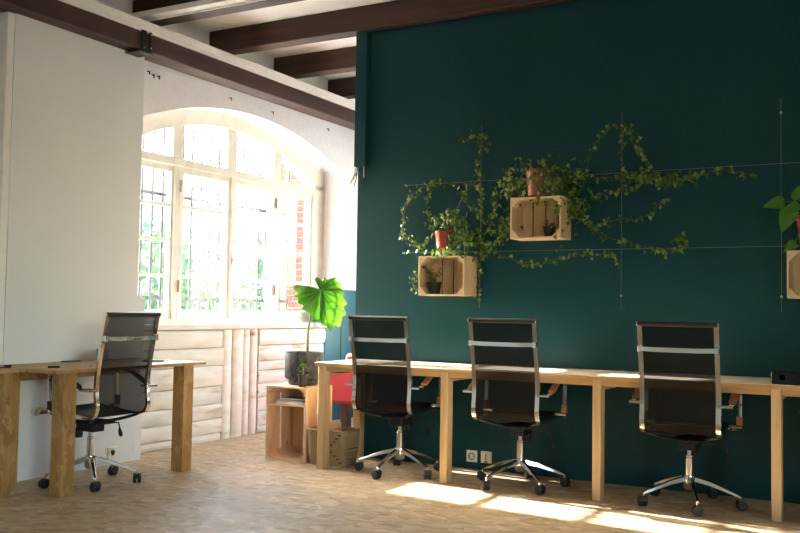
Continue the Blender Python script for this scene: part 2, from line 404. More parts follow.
for a, b_, z0, z1 in OPB: portal('portal', ((a+b_)/2, Y0-.15, (z0+z1)/2), (PI/2, 0, 0), b_-a, z1-z0)
portal('portal', (-5.62, WC, 1.95), (0, -PI/2, 0), 1.9, 3.0)

# the green wall, free-standing to the joists
struct(obj('wall_green', MB().box(-3.845, X1, GW, GW+.12, 0, 3.35), 'green_wall_paint'))
# teal painted lower part of the window wall beyond the planks, two boards
dado = obj('wall_dado', MB().box(XW-.01, XW+.012, 8.20, Y1, 0, 1.35), 'teal_dado'); struct(dado)
obj('dado_board', MB().box(XW-.01, XW+.006, 7.90, 8.195, 0, 1.375), 'teal_dado', dado)

# white partition boarding the near part of the window wall
part = struct(obj('wall_partition', MB().box(XW, -5.08, 3.96, 5.115, 0, 3.05), 'partition_white'))
obj('lower_panel', MB().box(XW, -5.08, 5.1155, 5.19, 0, 1.21), 'partition_white', part)
obj('edge_post', MB().box(XW, -5.077, 3.90, 3.955, 0, 3.03), 'trim_white', part, .004)

# ------------------------------------------------------------------ beams
pl = tag(obj('wall_beam', MB().box(-5.15, -4.96, Y0, Y1, 3.035, 3.175), 'dark_plate', None, .006), 'long dark brown beam running along the window wall above the white partition', 'beam')
TR = sroot('trim_1')
for a, b_ in ((Y0, 3.93), (3.933, 6.46), (6.463, Y1)):
    obj('trim_board', MB().box(-5.345, -4.955, a, b_, 3.2005, 3.262).box(-5.16, -4.955, a, b_, 3.1755, 3.2005), 'trim_white', TR, .003)
struct(obj('trim_2', MB().box(-5.5, -5.345, Y0, Y1, 3.2, ZC), 'ceiling_white'))
JY = [y for y in (3.37, 4.30, 5.23, 6.14, 7.07, 8.01)]
where = {5.23: 'dark brown ceiling joist with a white trunking along its side', 6.14: 'dark brown ceiling joist resting on top of the green wall',
         7.07: 'dark brown ceiling joist, first one behind the green wall', 8.01: 'dark brown ceiling joist, second one behind the green wall', 4.30: 'dark brown ceiling joist just above the top edge of the picture', 3.37: 'dark brown ceiling joist nearest the camera, above the picture'}
jm = MB().box(-5.345, X1, 0, .14, 3.352, ZC).mesh('joist', .006); jm.materials.append(MATS['dark_beam'])
for y in JY:
    j = obj('ceiling_joist', None, None, None, data=jm, loc=(0, y, 0)); tag(j, where.get(y, 'dark brown ceiling joist outside the picture'), 'beam', 'ceiling joists')
t = thing('cable_trunking', 'white cable trunking with lighter lip along a dark ceiling joist', 'trunking', (0, 5.23, 3.36))
obj('channel', MB().box(-5.33, X1-.1, -.095, -.002, 0, .042), 'trim_white', t, .003)
obj('lip', MB().box(-5.33, X1-.1, -.014, -.002, -.010, -.001), 'trim_white', t)
t = thing('beam_bracket', 'black iron bracket clasped around the long wall beam', 'bracket', (-4.96, 5.0, 3.035))
obj('strap', MB().box(0, .012, -.05, .0, -.012, .15), 'black_metal', t, .002); obj('strap', MB().box(0, .012, .03, .055, -.012, .15), 'black_metal', t, .002)
obj('foot_plate', MB().box(-.12, .03, -.09, .05, -.022, -.012), 'black_metal', t, .002)
for yy, zz in ((.042, .13), (.042, .03), (-.025, .02)): obj('bolt', MB().lathe([(.007, .012), (.007, .018), (.0, .019)], (0, yy, zz), 8, 0), 'screw_steel', t)

# ------------------------------------------------------------------ arched window
XF = -5.45            # room-side face of the window frame
def build_window(name, c, full=True):
    root = sroot(name); xa, xb = XF-.07, XF
    HW = 1.355; TRZ0, TRZ1 = 2.335, 2.405; ZB = 1.045
    off = c-6.60
    def gl_arc(y): return arch_z(y, 6.60, 1.33, 2.42, .355)
    def out_arc(y): return arch_z(y, 6.60, 1.52, 2.57, .33)
    fr = MB()
    # arched head, built as short tapering blocks
    n = 28
    for i in range(n):
        y0 = 6.60-1.5+3.0*i/n; y1 = 6.60-1.5+3.0*(i+1)/n
        def low(y): return gl_arc(y) if abs(y-6.6) <= 1.325 else 2.40
        fr.prism([(y0+off, low(y0)), (y1+off, low(y1)), (y1+off, out_arc(y1)), (y0+off, out_arc(y0))], xa-.03, xb+.015, 0)
    fr.box(xa-.03, xb+.015, 5.0+off, 5.275+off, SILL, 2.42); fr.box(xa-.03, xb+.015, 7.925+off, 8.2+off, SILL, 2.42)
    obj('window_frame', fr, 'window_cream', root)
    obj('transom', MB().box(xa, xb+.03, 5.275+off, 7.925+off, TRZ0, TRZ1), 'window_cream', root, .004)
    obj('bottom_rail', MB().box(xa, xb+.01, 5.275+off, 7.925+off, SILL, ZB), 'window_cream', root, .004)
    MU = (5.90, 6.61, 7.31)
    for y in (5.90, 7.31): obj('mullion', MB().box(xa, xb+.012, y-.03+off, y+.03+off, ZB, TRZ0), 'window_cream', root, .004)
    for y in MU:
        w = .060; ztop = gl_arc(y)+.02
        obj('fan_bar', MB().box(xa, xb+.008, y-w+off, y+w+off, TRZ1, ztop), 'window_cream', root, .004)
    # fan panes
    fy = [5.28, 5.845, 5.955, 6.555, 6.665, 7.255, 7.365, 7.92]
    for i in range(4):
        a, b_ = fy[2*i], fy[2*i+1]; pts = [(a+off, TRZ1), (b_+off, TRZ1)]
        for k in range(7):
            y = b_+(a-b_)*k/6; pts.append((y+off, max(TRZ1+.01, gl_arc(y)+.01)))
        obj('pane', MB().prism(pts, xa+.03, xa+.034, 0), 'window_glass', root)
    # side lights and casements: stiles, rails, glazing bars, four panes each
    rails = [1.12, 1.405, 1.705, 2.0, 2.285]
    def leaf(nm, a, b_, st, proud):
        mb = MB(); x0, x1 = xa+.015, xb+proud
        a += off; b_ += off
        mb.box(x0, x1, a, a+st, ZB, TRZ0); mb.box(x0, x1, b_-st, b_, ZB, TRZ0)
        mb.box(x0, x1, a+st, b_-st, ZB, rails[0]); mb.box(x0, x1, a+st, b_-st, rails[4], TRZ0)
        for z in rails[1:4]: mb.box(x0+.01, x1-.006, a+st, b_-st, z-.014, z+.014)
        o = obj(nm, mb, 'window_cream', root)
        for k in range(4):
            obj('pane', MB().box(x0+.018, x0+.022, a+st-.004, b_-st+.004, rails[k]+.0, rails[k+1]-.0), 'window_glass', o)
        return o
    leaf('side_light', 5.275, 5.87, .03, -.004)
    ca = leaf('casement', 5.93, 6.605, .05, .012); cb = leaf('casement', 6.61, 7.28, .05, .012)
    leaf('side_light', 7.34, 7.925, .03, -.004)
    for cs, y in ((ca, 5.93), (cb, 7.28)):
        for z in (1.32, 2.17): obj('hinge', MB().tube([(xb+.02, y+off, z-.05), (xb+.02, y+off, z+.05)], .009, 8), 'brass_old', cs)
    obj('bolt_rod', MB().tube([(xb+.022, 6.60+off, ZB), (xb+.022, 6.60+off, TRZ0)], .007, 8), 'window_cream', cb)
    h = MB().box(xb+.012, xb+.026, 6.63+off, 6.66+off, 1.53, 1.64)
    h.tube([(xb+.02, 6.645+off, 1.585), (xb+.055, 6.645+off, 1.585), (xb+.06, 6.66+off, 1.58), (xb+.06, 6.70+off, 1.56)], .009, 8)
    obj('handle', h, 'chrome', cb)
    return root
build_window('window_1', 6.60)
# window board
struct(obj('trim_3', MB().box(-5.47, XW+.02, 5.215, 7.93, SILL-.045, SILL+.003).box(-5.47, XW-.004, 7.93, 8.125, SILL-.04, SILL+.003), 'plank_paint', None, .006))

# ------------------------------------------------------------------ rough white planks under the window
pw = struct(obj('wall_planks', MB().box(XW-.045, XW-.032, 5.11, 7.94, 0, SILL-.046), 'plank_core'))
def plank(a, b_, z0, z1, vertical=False, jit=.0035):
    """one sawn plank with waney edges, face towards +X"""
    n = 9; L = b_-a if not vertical else z1-z0
    lo, hi = [], []
    for i in range(n+1):
        t = i/n; w = math.sin(t*6+random.uniform(0, 1))*jit*.6
        lo.append(random.uniform(0, jit)+w); hi.append(random.uniform(0, jit)-w)
    th = random.uniform(-.004, .006)
    mb = MB(); k = 0
    for i in range(n+1):
        t = i/n
        if vertical:
            z = z0+(z1-z0)*t; e0, e1 = a+abs(lo[i]), b_-abs(hi[i])
            ring = [(XW-.032, e0, z), (XW-.008+th, e0, z), (XW+th, e0+.012, z), (XW+th+.001, (e0+e1)/2, z), (XW+th, e1-.012, z), (XW-.008+th, e1, z), (XW-.032, e1, z)]
        else:
            y = a+(b_-a)*t; e0, e1 = z0+abs(lo[i]), z1-abs(hi[i])
            ring = [(XW-.032, y, e0), (XW-.006+th, y, e0), (XW-.0005+th, y, e0+.008), (XW+th+.003, y, (e0+e1)/2), (XW+th, y, e1-.010), (XW-.007+th, y, e1), (XW-.032, y, e1)]
        mb.v += ring
    for i in range(n):
        for j in range(6): mb.f.append((i*7+j, i*7+j+1, (i+1)*7+j+1, (i+1)*7+j))
    mb.f.append(tuple(range(7))); mb.f.append(tuple(n*7+q for q in range(7))[::-1])
    return obj('plank', mb, 'plank_paint', pw, 0, True)
LZ = [0.0, .068, .192, .318, .47, .643, .80, .952]
for i in range(7): plank(5.115, 6.315+random.uniform(-.02, .02), LZ[i]+.0005, LZ[i+1]-.001)
for a, b_ in ((6.325, 6.445), (6.452, 6.60), (6.606, 6.70), (6.706, 6.81)): plank(a, b_, 0.002, .952, True, .003)
RZ = [0.0, .066, .201, .328, .454, .569, .657, .80, .952]
for i in range(8): plank(6.825, 7.925+random.uniform(-.035, .02), RZ[i]+.0005, RZ[i+1]-.001)

# ------------------------------------------------------------------ outdoors
struct(obj('ground', MB().box(-40, -5.51, -25, 40, -.45, -.25), 'outdoor_paving'))
struct(obj('ground_yard', MB().box(-5.5, 30, -40, Y0-.31, -.45, -.25), 'outdoor_paving'))
struct(obj('ground_garden', MB().box(-5.505, X1+.3, Y1+.31, 40, -.45, -.25), 'outdoor_paving'))
struct(obj('ground_side', MB().box(X1+.31, 30, Y0-.3, 40, -.45, -.25), 'outdoor_paving'))
# iron grille in front of the window, every bar its own part
gr = thing('window_grille', 'iron window grille of upright bars outside the arched window', 'grille', (-5.80, WC, 0))
bar = MB().tube([(0, 0, .95), (0, 0, 2.95)], .012, 8).mesh('bar', 0, True); bar.materials.append(MATS['iron_grey'])
for i in range(24): obj('bar', None, None, gr, data=bar, loc=(0, -1.44+i*.125, 0))
flat = MB().box(-.016, -.010, -1.5, 1.5, -.015, .015).mesh('crossbar'); flat.materials.append(MATS['iron_grey'])
for z in (1.22, 2.14): obj('crossbar', None, None, gr, data=flat, loc=(0, 0, z))
# brick jambs of the outer wall face
bk = MB().box(-.105, .105, -.05, .05, -.0, .055).mesh('brick', .004); bk.materials.append(MATS['brick_red'])
for nm, y, sgn in (('wall_brick_far', 8.02, 1), ('wall_brick_near', 5.0, -1)):
    w = struct(obj(nm, MB().box(-6.02, -5.52, y+.002 if sgn > 0 else y-.4, y+.4 if sgn > 0 else y-.002, -.2, 3.4), 'mortar'))
    for k in range(46):
        z = .0+k*.068; sh = .11 if k % 2 else 0
        for q in range(2):
            obj('brick', None, None, w, data=bk, loc=(-5.63-q*.222-sh*.6, y+sgn*.042, z))
# low grey garden wall, trees and the pale house across the yard
t = thing('garden_wall', 'low grey garden wall across the yard outside the window', 'wall', (-9.5, 10, -.25))
obj('wall_body', MB().box(-.12, .12, -14, 14, 0, 1.15), 'outdoor_wall', t); obj('coping', MB().box(-.17, .17, -14, 14, 1.15, 1.22), 'outdoor_render', t, .01)
def leaf_cloud(n, centre, rad, size, seed, shape=None):
    rnd = random.Random(seed); mb = MB(); mb.tint = []
    for i in range(n):
        while True:
            p = Vector((rnd.uniform(-1, 1), rnd.uniform(-1, 1), rnd.uniform(-1, 1)))
            if p.length <= 1: break
        if p.length < .55: p = p.normalized()*rnd.uniform(.55, 1)
        p = Vector((centre[0]+p.x*rad[0], centre[1]+p.y*rad[1], centre[2]+p.z*rad[2]))
        a = Vector((rnd.gauss(0, 1), rnd.gauss(0, 1), rnd.gauss(0, 1))).normalized(); b_ = a.orthogonal().normalized()
        s_ = size*rnd.uniform(.6, 1.3); k = len(mb.v)
        mb.v += [tuple(p-a*s_), tuple(p+b_*s_*.5), tuple(p+a*s_), tuple(p-b_*s_*.5)]; mb.f.append((k, k+1, k+2, k+3)); mb.tint += [rnd.random()]*4
    return mb
for i, (x, y, h, rx, lab) in enumerate(((-12.0, 11.9, 3.0, 1.4, 'bushy green tree outside behind the left window casement'), (-12.6, 15.1, 3.1, 1.4, 'bushy green tree outside behind the right window casement'),
                                        (-12.2, 18.3, 3.0, 1.4, 'bushy green tree outside behind the right side light'))):
    t = thing('yard_tree', lab, 'tree', (x, y, -.25), 0, 'trees in the yard')
    obj('trunk', MB().tube([(0, 0, 0), (.05, .03, .8), (0, .1, 1.7), (.1, 0, 2.3)], [.11, .09, .06, .03], 8), 'trunk_bark', t, 0, True)
    f_ = obj('crown', leaf_cloud(1400, (0, 0, h*.62), (rx*.8, rx, h*.42), .10, 30+i), 'tree_leaf', t); f_['kind'] = 'stuff'
t = thing('neighbour_house', 'pale rendered house across the yard outside the window', 'house', (-20, 16, -.25))
obj('house_wall', MB().box(-3, 0, -12, 14, 0, 4.6), 'outdoor_render', t); obj('roof', MB().prism([(-3.2, 4.6), (.3, 4.6), (-1.5, 5.5)], -12.2, 14.2, 1), 'outdoor_roof', t)
for k in range(8):
    w = obj('house_window', MB().box(0, .05, -10.5+3*k, -9.3+3*k, 1.0, 2.6), 'outdoor_shutter', t)
    obj('shutter_rail', MB().box(.05, .07, -10.5+3*k, -9.3+3*k, 1.75, 1.85), 'outdoor_render', w)

# ------------------------------------------------------------------ long pine desk on the green wall
DZ = .762
t = thing('pine_desk', 'long pale pine desk along the green wall on square posts', 'desk', (0, 0, 0))
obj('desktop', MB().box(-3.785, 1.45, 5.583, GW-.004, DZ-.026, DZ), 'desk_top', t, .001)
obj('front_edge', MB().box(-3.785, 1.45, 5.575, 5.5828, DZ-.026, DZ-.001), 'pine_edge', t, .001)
LX = [-3.769, -2.780, -1.734, -.703, .33, 1.37]
lg = MB().box(0, .053, 5.60, 5.685, 0, DZ-.0265).mesh('leg', .003); lg.materials.append(MATS['pine_z'])
for i, x in enumerate(LX): obj('leg', None, None, t, data=lg, loc=(x, 0, 0))
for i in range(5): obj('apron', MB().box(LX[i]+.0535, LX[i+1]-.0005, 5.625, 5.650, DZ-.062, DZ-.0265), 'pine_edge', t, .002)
cm = MB().box(.004, .049, 5.6855, GW-.006, DZ-.09, DZ-.0265).mesh('cross_member', .002); cm.materials.append(MATS['pine_y'])
for x in LX[1:]: obj('cross_member', None, None, t, data=cm, loc=(x, 0, 0))
obj('cross_member', MB().box(-3.765, -3.720, 5.6855, 6.135, DZ-.09, DZ-.0265), 'pine_y', t, .002)
obj('rear_leg', MB().box(-3.80, -3.735, 6.14, 6.205, 0, DZ-.0265), 'pine_z', t, .003)

# ------------------------------------------------------------------ strand-board desks on the partition side
def osb_post(parent, x, y, s=.10):
    obj('leg', MB().box(x, x+s, y, y+s, 0, .738), 'osb_board', parent, .002)
t = thing('osb_desk', 'strand board desk with square box legs in front of the white partition', 'desk', (0, 0, 0))
obj('desktop', MB().box(-5.075, -4.397, 3.795, 5.112, .739, .76), 'osb_board', t, .002)
osb_post(t, -4.552, 3.90); osb_post(t, -4.552, 4.945)
osb_post(t, -5.06, 3.90); 
obj('apron', MB().box(-4.98, -4.955, 4.0005, 5.04, .66, .7385), 'osb_board', t, .002)
t = thing('osb_desk', 'strand board desk cut off by the left edge of the picture', 'desk', (0, 0, 0))
obj('desktop', MB().box(-5.075, -4.655, 2.45, 3.792, .739, .76), 'osb_board', t, .002)
osb_post(t, -4.82, 3.69); osb_post(t, -4.82, 2.55)
obj('apron', MB().box(-4.98, -4.955, 2.5, 3.79, .66, .7385), 'osb_board', t, .002)

# ------------------------------------------------------------------ office chairs
HWD = .217            # half spacing of the side rails
prof = smooth_path([(0, .262, .440), (0, .235, .478), (0, .16, .482), (0, .0, .462), (0, -.12, .452), (0, -.205, .447), (0, -.256, .466), (0, -.276, .515), (0, -.268, .60), (0, -.270, .70), (0, -.288, .82), (0, -.312, .95), (0, -.338, 1.085)], 5)
i_split = min(range(len(prof)), key=lambda i: (prof[i]-Vector((0, -.205, .447))).length)
def strip(path, w, th):
    mb = MB(); n = len(path)
    for i, p in enumerate(path):
        t = (path[min(i+1, n-1)]-path[max(i-1, 0)]).normalized(); nn = Vector((0, -t.z, t.y))
        for sx, sn in ((-1, -1), (1, -1), (1, 1), (-1, 1)): mb.v.append((sx*w, p.y+nn.y*sn*th, p.z+nn.z*sn*th))
    for i in range(n-1):
        for j in range(4): mb.f.append((i*4+j, i*4+(j+1) % 4, i*4+4+(j+1) % 4, i*4+4+j))
    mb.f.append((0, 1, 2, 3)); mb.f.append(tuple(n*4-4+q for q in (3, 2, 1, 0))); return mb
def sheet(path, w):
    mb = MB(); n = len(path)
    for p in path: mb.v += [(-w, p.y, p.z), (w, p.y, p.z)]
    for i in range(n-1): mb.f.append((2*i, 2*i+1, 2*i+3, 2*i+2))
    return mb
def make_chair(name, label, pad):
    t = thing(name, label, 'chair', (0, 0, 0), 0, 'high-backed office chairs')
    obj('seat', sheet(prof[:i_split+1], HWD-.012), 'mesh_cloth', t, 0, 'all')
    obj('backrest', sheet(prof[i_split:], HWD-.012), 'mesh_cloth', t, 0, 'all')
    for s in (-1, 1):
        rl = MB().tube([(s*HWD, p.y, p.z) for p in prof], 0, flat=(.028, .018))
        obj('side_rail', rl, 'chrome', t, 0, True)
    # padded roll at the top, chrome end caps
    hb = obj('head_roll', MB().lathe([(.0, -.228), (.0145, -.226), (.0155, 0), (.0145, .226), (.0, .228)], (0, -.340, 1.092), 12, 0), 'black_leather', t, 0, True)
    for s in (-1, 1): obj('end_cap', MB().lathe([(.016, s*.2265), (.016, s*.234), (.0, s*.235)], (0, -.340, 1.092), 12, 0), 'chrome', hb, 0, True)
    cb = obj('cross_bar', MB().tube([(-HWD+.005, -.338, .945), (-.12, -.345, .942), (.12, -.345, .942), (HWD-.005, -.338, .945)], 0, flat=(.026, .013)), 'chrome', t, 0, True)
    for s in (-1, 1): obj('clamp', MB().box(s*HWD-.013, s*HWD+.013, -.345, -.315, .925, .965), 'chrome', cb, .004)
    # arms: stub behind, padded curve, loop down to the seat rail
    for s in (-1, 1):
        xa = s*(HWD+.062)
        loop = smooth_path([(xa, -.225, .632), (xa, -.205, .632), (xa, -.150, .655), (xa, -.08, .695), (xa, .0, .716), (xa, .055, .712), (xa, .075, .688), (xa, .072, .60), (xa, .066, .515), (xa, .058, .490)], 4)
        a = obj('armrest', MB().tube(loop, 0, flat=(.026, .010)), 'chrome', t, 0, True)
        obj('arm_pad', MB().tube(smooth_path([(xa, -.19, .645), (xa, -.150, .663), (xa, -.08, .702), (xa, .0, .724), (xa, .05, .721)], 4), 0, flat=(.042, .016)), pad, a, .003, True)
        obj('rear_stub', MB().box(min(s*HWD, xa+s*.016), max(s*HWD, xa+s*.016), -.285, -.20, .618, .634), 'chrome', a, .003)
        obj('front_stub', MB().tube([(s*HWD, .058, .482), (xa+s*.014, .058, .482)], .010, 8), 'chrome', a, 0, True)
        obj('leather_cuff', MB().box(xa-.017, xa+.017, .048, .076, .492, .545), pad, a, .003)
    # under the seat
    uf = MB().tube(smooth_path([(-HWD+.01, -.20, .442), (-.15, -.17, .425), (-.09, -.10, .405), (.09, -.10, .405), (.15, -.17, .425), (HWD-.01, -.20, .442)], 5), .010, 8)
    uf.tube(smooth_path([(-HWD+.01, .15, .465), (-.12, .10, .415), (.12, .10, .415), (HWD-.01, .15, .465)], 5), .010, 8)
    obj('seat_frame', uf, 'black_metal', t, 0, True)
    mb = MB().box(-.085, .085, -.13, .13, .385, .408); mb.box(-.05, .05, -.07, .09, .335, .385)
    obj('tilt_mechanism', mb, 'black_plastic', t, .006)
    obj('tension_knob', MB().lathe([(.028, .0), (.032, .02), (.032, .05), (.026, .06)], (.0, .12, .285), 14, 2), 'black_plastic', t, 0, True)
    lv = obj('tilt_lever', MB().tube([(.05, 0, .375), (.15, -.01, .375), (.215, -.02, .370), (.225, -.02, .345), (.227, -.02, .325)], .005, 6), 'black_metal', t, 0, True)
    obj('lever_knob', MB().tube([(.227, -.02, .33), (.232, -.022, .30), (.238, -.025, .278)], [.008, .014, .011], 8), 'black_plastic', lv, 0, True)
    gc = obj('gas_column', MB().lathe([(.026, .165), (.026, .285), (.024, .287), (.024, .30), (.016, .302), (.016, .345)], (0, 0, 0), 16, 2), 'chrome', t, 0, True)
    obj('hub', MB().lathe([(.026, .095), (.036, .110), (.040, .160), (.036, .180), (.027, .182)], (0, 0, 0), 16, 2), 'chrome', gc, 0, True)
    return t
leg_me = None
def add_star(t, deg0):
    """five chrome legs with a twin-wheel caster each; deg0 is the first leg's angle in the chair's frame"""
    global leg_me
    if leg_me is None:
        mb = MB(); P = [(.03, .160, .020, .030), (.12, .140, .017, .025), (.22, .105, .014, .019), (.297, .076, .010, .014)]
        for r_, z, w, h in P: mb.v += [(r_, -w, z-h/2), (r_, w, z-h/2), (r_, w*.7, z+h/2), (r_, -w*.7, z+h/2)]
        for i in range(3):
            for j in range(4): mb.f.append((i*4+j, i*4+(j+1) % 4, i*4+4+(j+1) % 4, i*4+4+j))
        mb.f += [(0, 1, 2, 3), (15, 14, 13, 12)]; mb.tube([(.291, 0, .072), (.291, 0, .045)], .0075, 8)
        leg_me = mb.mesh('base_leg', .002); leg_me.materials.append(MATS['chrome'])
        cs = MB()
        for s in (-1, 1): cs.lathe([(.0, s*.004), (.026, s*.004), (.029, s*.008), (.029, s*.020), (.024, s*.025), (.0, s*.026)], (0, 0, .029), 16, 1)
        cs.box(-.012, .012, -.006, .006, .029, .056)
        cs.prism([(-.030, .034), (.0, .062), (.022, .058), (.030, .036), (.0, .05)], -.0245, .0245, 1)
        add_star.cs = cs.mesh('caster', 0, True); add_star.cs.materials.append(MATS['caster_rubber'])
    for k in range(5):
        a = math.radians(deg0+72*k)
        l = obj('base_leg', None, None, t, data=leg_me); l.rotation_euler = (0, 0, a)
        c = obj('caster', None, None, l, data=add_star.cs, loc=(.298, 0, 0)); c.rotation_euler = (0, 0, random.uniform(0, 2*PI))
CH = [((-3.18, 5.775), 0, 195, 'black mesh office chair nearest the red armchair, in front of the pine desk', 'arm_leather'),
      ((-2.28, 5.795), 0, 172, 'black mesh office chair at the pine desk in front of the two wall sockets', 'arm_leather'),
      ((-1.19, 5.795), 0, 218, 'black mesh office chair at the pine desk, with the last full post on its right', 'arm_leather'),
      ((-.25, 5.80), 0, 208, 'black mesh office chair cut off by the right edge of the picture', 'arm_leather'),
      ((-4.66, 4.315), 90, 323.5-90, 'black mesh office chair at the strand board desk by the white partition', 'black_leather')]
brown = make_chair('office_chair', CH[0][3], 'arm_leather'); 
protos = {'arm_leather': brown}
first = {'arm_leather': True}
for (x, y), rz, d0, lab, pad in CH:
    if pad not in protos: c = make_chair('office_chair', lab, pad)
    elif first.get(pad): c = brown; first[pad] = False
    else: c = copy_tree(brown)
    c['label'] = lab
    c.location = (x, y, 0); c.rotation_euler = (0, 0, math.radians(rz)); c['_d0'] = d0
for c in [o for o in COL.objects if '_d0' in o.keys()]:
    add_star(c, c['_d0']); del c['_d0']

# ------------------------------------------------------------------ crates on the green wall
def wall_crate(x0, z0, label, w=.37, h=.288, d=.218):
    t = thing('wall_crate', label, 'crate', (x0, GW-.001, z0), 0, 'crates on the green wall'); b_ = .012
    obj('top_board', MB().box(0, w, -d, -.011, h-b_, h), 'crate_x', t, .001); obj('bottom_board', MB().box(0, w, -d, -.011, 0, b_), 'crate_x', t, .001)
    obj('side_board', MB().box(0, b_, -d, -.011, b_+.0003, h-b_-.0003), 'crate_z', t, .001); obj('side_board', MB().box(w-b_, w, -d, -.011, b_+.0003, h-b_-.0003), 'crate_z', t, .001)
    sw = (w-.030)/4
    for k in range(4): obj('back_slat', MB().box(k*(sw+.010), k*(sw+.010)+sw, -.0108, 0, 0, h), 'crate_z', t, .001)
    g = .052; e = b_+.0004
    for cx, sx in ((e, 1), (w-e, -1)):
        for cz, sz in ((e, 1), (h-e, -1)):
            obj('corner_block', MB().prism([(cx, cz), (cx+sx*g, cz), (cx, cz+sz*g)], -d+.002, -.0115, 1), 'crate_y', t)
    return t
C1 = (-3.172, 1.257); C2 = (-2.455, 1.656); C3 = (-.662, 1.256)
wall_crate(*C1, 'pine crate on the green wall holding a spotted plant, lowest ivy pot on top')
wall_crate(*C2, 'pine crate on the green wall, higher than the others, between ivy strands')
wall_crate(*C3, 'pine crate on the green wall cut off by the right edge of the picture')

# trellis wires with screw eyes
def wire(label, a, b_, eyes):
    t = thing('trellis_wire', label, 'wire', (0, 0, 0), 0, 'trellis wires on the green wall')
    obj('strand', MB().tube([a, b_], .0014, 6), 'wire_steel', t)
    for e in eyes: obj('screw_eye', MB().tube([(e[0], GW, e[2]), (e[0], e[1]-.004, e[2])], .0075, 8), 'screw_steel', t)
wy = GW-.022
wire('upper level steel wire across the green wall', (-3.40, wy, 2.105), (1.3, wy, 2.105), [(-3.40, wy, 2.105), (1.3, wy, 2.105)])
wire('lower level steel wire across the green wall', (-3.41, wy, 1.585), (1.3, wy, 1.585), [(-3.41, wy, 1.585), (1.3, wy, 1.585)])
for x, lab in ((-2.772, 'upright steel wire right of the lower crate, wound with ivy'), (-1.727, 'upright steel wire right of the higher crate'), (-.716, 'upright steel wire beside the crate at the right edge')):
    wire(lab, (x, wy+.008, 1.17), (x, wy+.008, 2.52), [(x, wy+.008, 1.27), (x, wy+.008, 2.43)])

# ------------------------------------------------------------------ plants
IVY = [(0, -.10), (.22, -.34), (.30, -.12), (.62, -.02), (.36, .22), (.30, .45), (0, 1.0), (-.30, .45), (-.36, .22), (-.62, -.02), (-.30, -.12), (-.22, -.34)]
def add_leaf(mb, p, size, rnd, outline=IVY, facing=Vector((0, -1, 0)), tint=None, hang=True, spread=.55):
    n = (facing+Vector((rnd.gauss(0, spread), rnd.gauss(0, spread*.5), rnd.gauss(0, spread)))).normalized()
    d = Vector((rnd.gauss(0, .6), rnd.gauss(0, .3), -1 if hang else rnd.gauss(.6, .5))); d = d-n*d.dot(n)
    if d.length < .1: d = n.orthogonal()
    d.normalize(); s_ = d.cross(n); k = len(mb.v)
    mb.v.append(tuple(p+d*size*.15+n*size*.06)); 
    for a, b_ in outline:
        w_ = p+s_*a*size+d*b_*size-n*size*(abs(a)*.22+abs(b_)*.12)
        if w_.y > 1: w_.y = min(w_.y, GW-.003)
        mb.v.append(tuple(w_))
    m_ = len(outline)
    for i in range(m_): mb.f.append((k, k+1+i, k+1+(i+1) % m_))
    tv = rnd.random()**2.0 if tint is None else tint
    mb.tint += [tv]*(m_+1)
def ivy_plant(label, x, z, r0, r1, h, strands, clumps, seed, y=6.105):
    rnd = random.Random(seed); t = thing('potted_ivy', label, 'plant', (0, 0, 0), 0, 'ivy pots on the crates')
    po = obj('pot', MB().lathe([(r0, z+.012), (r1*.97, z+h*.86), (r1*1.06, z+h*.86), (r1*1.08, z+h), (r1*.96, z+h), (r1*.90, z+h*.88), (0, z+h*.87)], (x, y, 0), 24), 'red_pot', t, 0, True)
    obj('saucer', MB().lathe([(r0*1.05, z+.0005), (r0*1.25, z+.012), (r0*1.18, z+.0125), (r0*.5, z+.0118)], (x, y, 0), 24), 'pot_black', t, 0, True)
    obj('soil', MB().lathe([(r1*.90, z+h*.89), (0, z+h*.91)], (x, y, 0), 20), 'soil', t)
    sm = MB(); lv = MB(); lv.tint = []
    for pts, dens, size in strands:
        path = smooth_path([ray_y(u, v, GW-.035-.02*rnd.random()) for u, v in pts], 8)
        path = [p+Vector((rnd.gauss(0, .004), rnd.gauss(0, .004), rnd.gauss(0, .004))) for p in path]
        for p in path: p.y = min(p.y, GW-.012)
        sm.tube(path, .0028, 5)
        L = sum((path[i+1]-path[i]).length for i in range(len(path)-1)); n = int(L*dens)
        for i in range(n):
            q = rnd.random()*(len(path)-1); j = int(q); p = path[j].lerp(path[j+1], q-j)
            p = p+Vector((rnd.gauss(0, .016), -abs(rnd.gauss(0, .014)), rnd.gauss(0, .014)))
            add_leaf(lv, p, size*rnd.uniform(.6, 1.2), rnd)
    for u, v, su, sv, n, size, yy in clumps:
        for i in range(n):
            p = ray_y(u+rnd.gauss(0, su), v+rnd.gauss(0, sv), yy+rnd.gauss(0, .02)); p.y = min(p.y, GW-.02)
            add_leaf(lv, p, size*rnd.uniform(.6, 1.2), rnd)
    s_ = obj('stems', sm, 'ivy_stem', t, 0, True); s_['kind'] = 'stuff'
    l_ = obj('foliage', lv, 'ivy_leaf', t); l_['kind'] = 'stuff'
    return t
D, S = 92, .027
